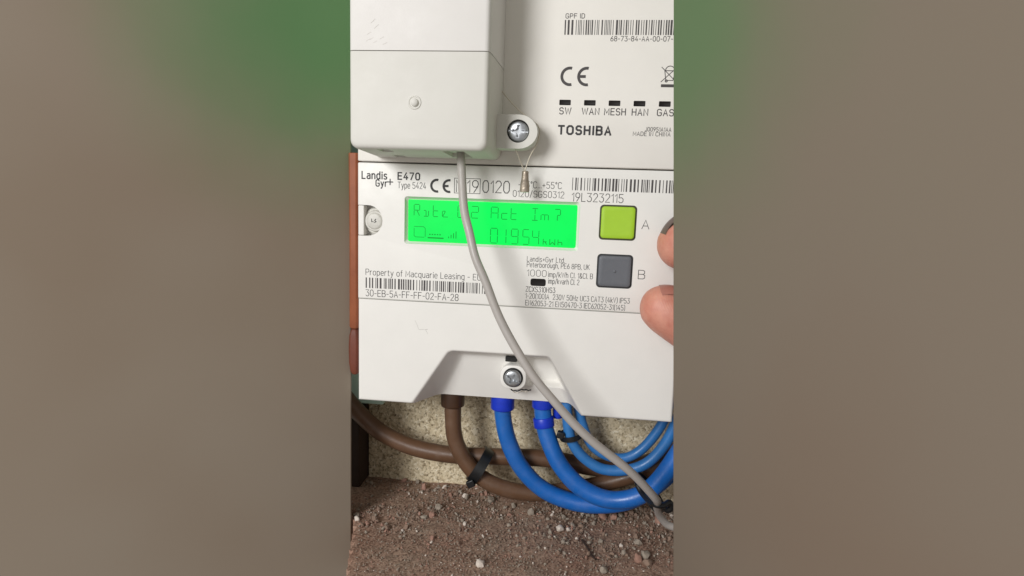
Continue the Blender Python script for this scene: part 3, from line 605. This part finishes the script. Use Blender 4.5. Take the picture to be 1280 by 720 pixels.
b1 = cable('blue_cable', [(-5.0, 22, -50), (-5.0, 22, -57), (-4.9, 22, -62.5), (-3.4, 22, -70.73), (-1.09, 22, -77.65), (2.59, 22, -85.26), (7.77, 22, -91.98), (14.44, 22, -97.77), (23.67, 22, -101.9), (36.87, 21, -103.6), (51.53, 21, -101.5), (62, 21, -96.0), (72, 21, -86), (80, 21, -74), (92, 21, -52)], 3.95, BLUE, 'thick blue cable from the left blue collar, the outermost of the two big loops')
sleeve((-5.0, 22, -50), (-5.05, 22, -60.2), 5.5, BLUED, b1)
b2 = cable('blue_cable', [(13.4, 22.5, -46), (13.4, 22.5, -56), (13.9, 22.3, -61.5), (15.3, 21.5, -68.48), (17.8, 20.2, -74.6), (21.1, 18.8, -81.3), (26.52, 17.5, -87.9), (33.04, 16.5, -93.2), (42.01, 15, -96.6), (51.1, 14, -96.4), (59.93, 13, -92.6), (66.67, 12, -85.5), (73.29, 12, -74.0), (79.1, 12, -62), (90, 12, -40)], 4.0, BLUE, 'thick blue cable with two dark blue collars, nearest under the meter')
sleeve((13.4, 22.5, -50), (13.6, 22.5, -58.3), 4.9, BLUED, b2); sleeve((14.1, 22.2, -63.0), (14.9, 21.7, -67.4), 4.8, BLUED, b2)
t1 = cable('blue_cable', [(24.3, 22, -48), (24.51, 22, -55.03), (25.18, 22, -61.51), (26.28, 22, -69.15), (28.39, 22, -74.81), (32.73, 22, -80.3), (38.49, 22, -84.3), (44.12, 22, -86.2), (53.59, 22, -85.52), (62.45, 22, -81.6), (69.08, 22, -73.35), (73.11, 22, -64.63), (76, 22, -54), (78, 22, -40)], 2.45, BLUET, 'thin pale blue cable looping below the right terminal, in front of its twin')
t2 = cable('blue_cable', [(28.5, 28, -50), (29.75, 28, -58.6), (32.41, 28, -67.03), (35.43, 28, -74.3), (39.44, 28, -79.2), (47.11, 28, -82.5), (54.53, 28, -81.8), (60.89, 28, -77.0), (65.95, 28, -70.0), (69.5, 28, -63.0), (71.5, 28, -55), (73, 28, -40)], 2.3, BLUET, 'thin pale blue cable on the inside of the small loop, behind its twin')
sleeve((20.2, 26, -50), (20.6, 26, -64), 2.3, BLUED, t1, 'spare_sleeve')

# black ties
def tie(c, axis, a, b_, wd, label, head=None, th=.7):
    """strap: flat elliptical band round the cables"""
    ax = Vector(axis).normalized(); u = Vector((0, -1, 0)); u = (u - ax * u.dot(ax)).normalized(); v = ax.cross(u); c = Vector(c); n = 40
    bm = bmesh.new(); R = []
    for k in range(n):
        q = 2 * math.pi * k / n; d = u * math.cos(q) * a + v * math.sin(q) * b_; d2 = u * math.cos(q) * (a + th) + v * math.sin(q) * (b_ + th)
        R.append([bm.verts.new((c + p) * S) for p in (d - ax * wd / 2, d2 - ax * wd / 2, d2 + ax * wd / 2, d + ax * wd / 2)])
    for k in range(n):
        A, B = R[k], R[(k + 1) % n]
        for i in range(4): bm.faces.new((A[i], A[(i + 1) % 4], B[(i + 1) % 4], B[i]))
    bmesh.ops.recalc_face_normals(bm, faces=bm.faces[:])
    root = empty('cable_tie', c, label, 'cable tie')
    obj('strap', bm, BLACK, root)
    if head:
        hc, hs = Vector(head[0]), head[1]; m = mbox(-hs[0], hs[0], -hs[1], hs[1], -hs[2], hs[2])
        bmesh.ops.rotate(m, verts=m.verts[:], cent=(0, 0, 0), matrix=Matrix.Rotation(math.radians(head[2]), 3, 'Y')); bmesh.ops.translate(m, verts=m.verts[:], vec=hc * S)
        obj('head', m, BLACK, root, bevel=.5)
    return root
tie((-15.6, 27, -91.2), (.86, 0, -.5), 9.2, 8.2, 4.8, 'wide black tie strapping the two brown cables together', ((-18.4, 18.0, -96.6), (1.9, 1.2, 1.7), -28))
tie((27.5, 24.5, -71.2), (.25, 0, -.97), 6.4, 5.0, 2.3, 'small black tie round the two thin blue cables', ((22.6, 20.0, -70.0), (1.7, 1.5, 1.6), 15))
tg = tie((63.6, 14, -91.6), (.72, 0, .69), 10.6, 8.4, 2.6, 'black tie holding the grey cable to the thick blue cables', th=1.0)
obj('loop', tube(crom([(57.54, 8, -85.84), (59.47, 5, -87.89), (61.46, -2, -87.45), (63.74, -7.5, -86.17), (66.74, -7, -86.5), (69.39, -4, -86.38), (70.98, -3, -88.53), (69.64, -2, -90.98), (68.05, 1, -91.26)], 5), 1.25, 10), BLACK, tg)

# ------------------------------------------------------------------ rubble on the ledge
def pebble(bm, c, r, seed):
    rr = random.Random(seed); M = Matrix.Translation(Vector(c) * S) @ Euler((rr.random() * 6, rr.random() * 6, rr.random() * 6)).to_matrix().to_4x4() @ Matrix.Diagonal((rr.uniform(.75, 1.3), rr.uniform(.7, 1.1), rr.uniform(.55, .9), 1))
    g = bmesh.ops.create_icosphere(bm, subdivisions=1 if r < 1.0 else 2, radius=r * S, matrix=M)
    for v in g['verts']:
        d = v.co - Vector(c) * S; v.co = Vector(c) * S + d * rr.uniform(.74, 1.16)
GR = [mat('rubble_brown', (150, 126, 110), .95, .3, 700, .5, 1500), mat('rubble_grey', (164, 152, 138), .95, .3, 700, .5, 1500), mat('rubble_pink', (172, 134, 118), .95, .3, 700, .5, 1500), mat('rubble_pale', (222, 210, 198), .9, .2, 700, .5, 1500)]
_b = bmesh.new(); bmesh.ops.create_icosphere(_b, subdivisions=1, radius=1.0); _b.verts.index_update()
ICO = [v.co.copy() for v in _b.verts]; ICF = [tuple(v.index for v in f.verts) for f in _b.faces]; _b.free()
ROT = [Euler((random.random() * 6, random.random() * 6, random.random() * 6)).to_matrix() @ Matrix.Diagonal((random.uniform(.75, 1.35), random.uniform(.7, 1.1), random.uniform(.55, .9))) for _ in range(60)]
data = [([], []) for _ in GR]
for k in range(24000):
    x = random.uniform(-78, 95); u = random.random()
    y = 47 - 82 * u ** 1.9 if random.random() < .55 else random.uniform(-45, 47)
    r = random.choice((.14, .18, .2, .24, .28, .34, .42)) * random.uniform(.7, 1.3)
    if y > -8 and random.random() < .13: r *= random.uniform(1.8, 3.4)
    if mnoise.noise(Vector((x / 13, y / 10, 3))) + .55 * mnoise.noise(Vector((x / 4, y / 4, 8))) < random.uniform(-.75, .35): continue
    if (x < -50 and y > 20 and random.random() < .75) or (y < 7 and x < -68.5 + (5 - y) * .32): continue
    V_, F_ = data[random.choices((0, 1, 2, 3), (7, 5, 2, .5))[0]]; n0 = len(V_); A = ROT[k % 60]; c = Vector((x, y, FZ + r * .35 + .3))
    V_ += [(c + (A @ v) * r * random.uniform(.72, 1.18)) * S for v in ICO]; F_ += [tuple(n0 + a for a in f) for f in ICF]
for (V_, F_), m, lab in zip(data, GR, ('brown grit scattered over the dusty ledge', 'grey grit scattered over the dusty ledge', 'pinkish brick crumbs scattered over the dusty ledge', 'tiny pale flecks of mortar scattered over the dusty ledge')):
    me = bpy.data.meshes.new('grit'); me.from_pydata(V_, [], F_); me.materials.append(m)
    o = bpy.data.objects.new('grit', me); C.objects.link(o); tag(o, lab, 'grit', kind='stuff')
stones = [(-6.9, -20.8, 2.0, 3, 'bright pale pebble alone at the front of the ledge'), (-69.0, 4.6, 1.7, 3, 'pale pebble at the far left of the ledge'), (24.6, 12.8, 2.0, 3, 'pale mortar lump below the thick blue loop'),
          (28.3, 13.0, 1.4, 3, 'small pale lump right beside the mortar lump below the loop'), (61.5, -2.6, 2.3, 1, 'grey lump at the top of the clustered lumps near the right front'), (58.2, -5.8, 2.2, 2, 'pinkish lump on the left of the clustered lumps near the right front'), (62.0, -8.2, 2.3, 0, 'brown lump lowest in the clustered lumps near the right front'),
          (43.6, -16.2, 2.0, 1, 'grey lump at the front edge of the photo, right of centre'), (-24.0, 35.6, 1.8, 3, 'pale chip near the foot of the chipboard beside the wide tie'), (-46.5, 39.8, 2.3, 2, 'pinkish stone at the foot of the chipboard'),
          (44.2, 27.5, 2.6, 2, 'pinkish stone just under the lowest point of the blue loops'), (49.5, 27.0, 2.4, 2, 'second pinkish stone under the blue loops, on the right'), (-36.0, 14.0, 1.7, 2, 'reddish crumb in the middle of the ledge'),
          (-10.5, 33.0, 2.5, 1, 'grey stone below the wide black tie'), (10.0, 24.0, 2.2, 1, 'grey stone left of the mortar lump'), (70.5, 27, 2.2, 2, 'pinkish stone under the tie at the right')]
for i, (x, y, r, k, lab) in enumerate(stones):
    bm = bmesh.new(); pebble(bm, (x, y, FZ + r * .5), r, 900 + i); tag(obj('stone', bm, GR[k]), lab, 'stone', 'loose stones on the ledge')
bm = bmesh.new(); tube(crom([(34.5, 5, FZ + .9), (37, -1, FZ + 1.1), (38.6, -6, FZ + .9), (40.5, -9, FZ + .8)], 4), .45, 8, bm)
tag(obj('twig', bm, DKWOOD_GAP), 'short dark splinter lying on the dusty ledge', 'splinter')

# ------------------------------------------------------------------ hand (one continuous mesh)
def hand():
    bm = bmesh.new()
    def ball(c, r):
        bmesh.ops.create_icosphere(bm, subdivisions=3, radius=r * S, matrix=Matrix.Translation(Vector(c) * S))
    def limb(pts):
        P = crom([p[:3] for p in pts], 6); Rr = [q.x for q in crom([(p[3], 0, 0) for p in pts], 6)]; n = len(P)
        tube(P, lambda u: Rr[min(n - 1, round(u * (n - 1)))], 20, bm); ball(P[0], Rr[0]); ball(P[-1], Rr[-1])
    limb([(150, -26, -20, 20), (176, -26, -38, 19), (205, -28, -55, 22), (250, -32, -78, 27), (330, -40, -118, 35), (410, -48, -160, 41)])
    limb([(160, -22, -18, 17), (142, -26, -6, 12.5), (124, -26, 7, 9.6), (106, -21, 15, 9.4), (92, -16.5, 19, 9.3), (80, -12.8, 20.6, 9.6), (71, -10.8, 21.2, 9.9), (66.3, -10.3, 21.5, 9.9)])
    limb([(160, -26, -24, 16), (136, -38, -15, 12), (114, -46, -4, 9.4), (103, -40, -2, 9.0), (105, -30, -8, 8.6), (112, -25, -13, 8.2)])
    limb([(162, -28, -32, 15), (138, -42, -30, 11.5), (120, -50, -24, 9.0), (110, -43, -25, 8.6), (113, -33, -29, 8.2)])
    limb([(164, -26, -42, 14), (144, -40, -44, 10.5), (127, -47, -43, 8.2), (119, -40, -44, 7.8), (122, -32, -45, 7.4)])
    limb([(160, -20, -34, 18), (142, -15, -38, 15), (122, -13.5, -36, 12.5), (104, -13.5, -28, 11.2), (90, -13.4, -19.5, 10.8), (78, -13, -12.4, 11.2), (68.5, -12.6, -7.4, 10.6), (62.0, -12.3, -4.2, 9.7), (60.4, -12.2, -3.2, 9.2)])
    limb([(152, -16, -30, 17), (146, -30, -20, 17), (152, -34, -38, 16)])
    me = bpy.data.meshes.new('hand'); bm.to_mesh(me); bm.free(); o = bpy.data.objects.new('hand', me); C.objects.link(o)
    rm = o.modifiers.new('r', 'REMESH'); rm.mode = 'VOXEL'; rm.voxel_size = 0.0015; rm.use_smooth_shade = True
    sm_ = o.modifiers.new('s', 'SMOOTH'); sm_.iterations = 5; sm_.factor = .5
    bake(o, 90); o.data.materials.clear(); o.data.materials.append(SKIN)
    return o
hd = tag(hand(), 'hand reaching in from the right with index finger and thumb beside the buttons', 'hand')
def nail(c, ax, up_, ln, wd, r, m, name):
    """curved nail plate lying on the finger end"""
    ax = Vector(ax).normalized(); up_ = Vector(up_); up_ = (up_ - ax * up_.dot(ax)).normalized(); sd = ax.cross(up_); c = Vector(c); bm = bmesh.new(); G = []
    n, k = 8, 8
    for lay in (0, .5):
        for i in range(n + 1):
            row = []
            for j in range(k + 1):
                s_ = -ln * .5 + ln * i / n; a = (j / k - .5) * wd; drop = .042 * max(0, s_ + ln * .1) ** 2
                fr = 1 - .25 * (abs(j / k - .5) * 2) ** 3
                row.append(bm.verts.new((c + ax * s_ * fr + (up_ * math.cos(a) + sd * math.sin(a)) * (r + lay) - up_ * drop) * S))
            G.append(row)
    H = n + 1
    for i in range(n):
        for j in range(k):
            bm.faces.new((G[i][j], G[i + 1][j], G[i + 1][j + 1], G[i][j + 1])); bm.faces.new((G[H + i][j], G[H + i][j + 1], G[H + i + 1][j + 1], G[H + i + 1][j]))
    bmesh.ops.recalc_face_normals(bm, faces=bm.faces[:])
    o = obj(name, bm, m, hd); return o
nail((67.4, -10.1, 23.2), (-.74, .1, -.66), (-.6, .62, .68), 11.5, 2.2, 9.6, NAIL, 'fingernail')
nail((61.6, -12.3, -3.8), (-.92, 0, .4), (.4, -.1, 1), 13.5, 1.25, 9.75, NAIL2, 'thumbnail')
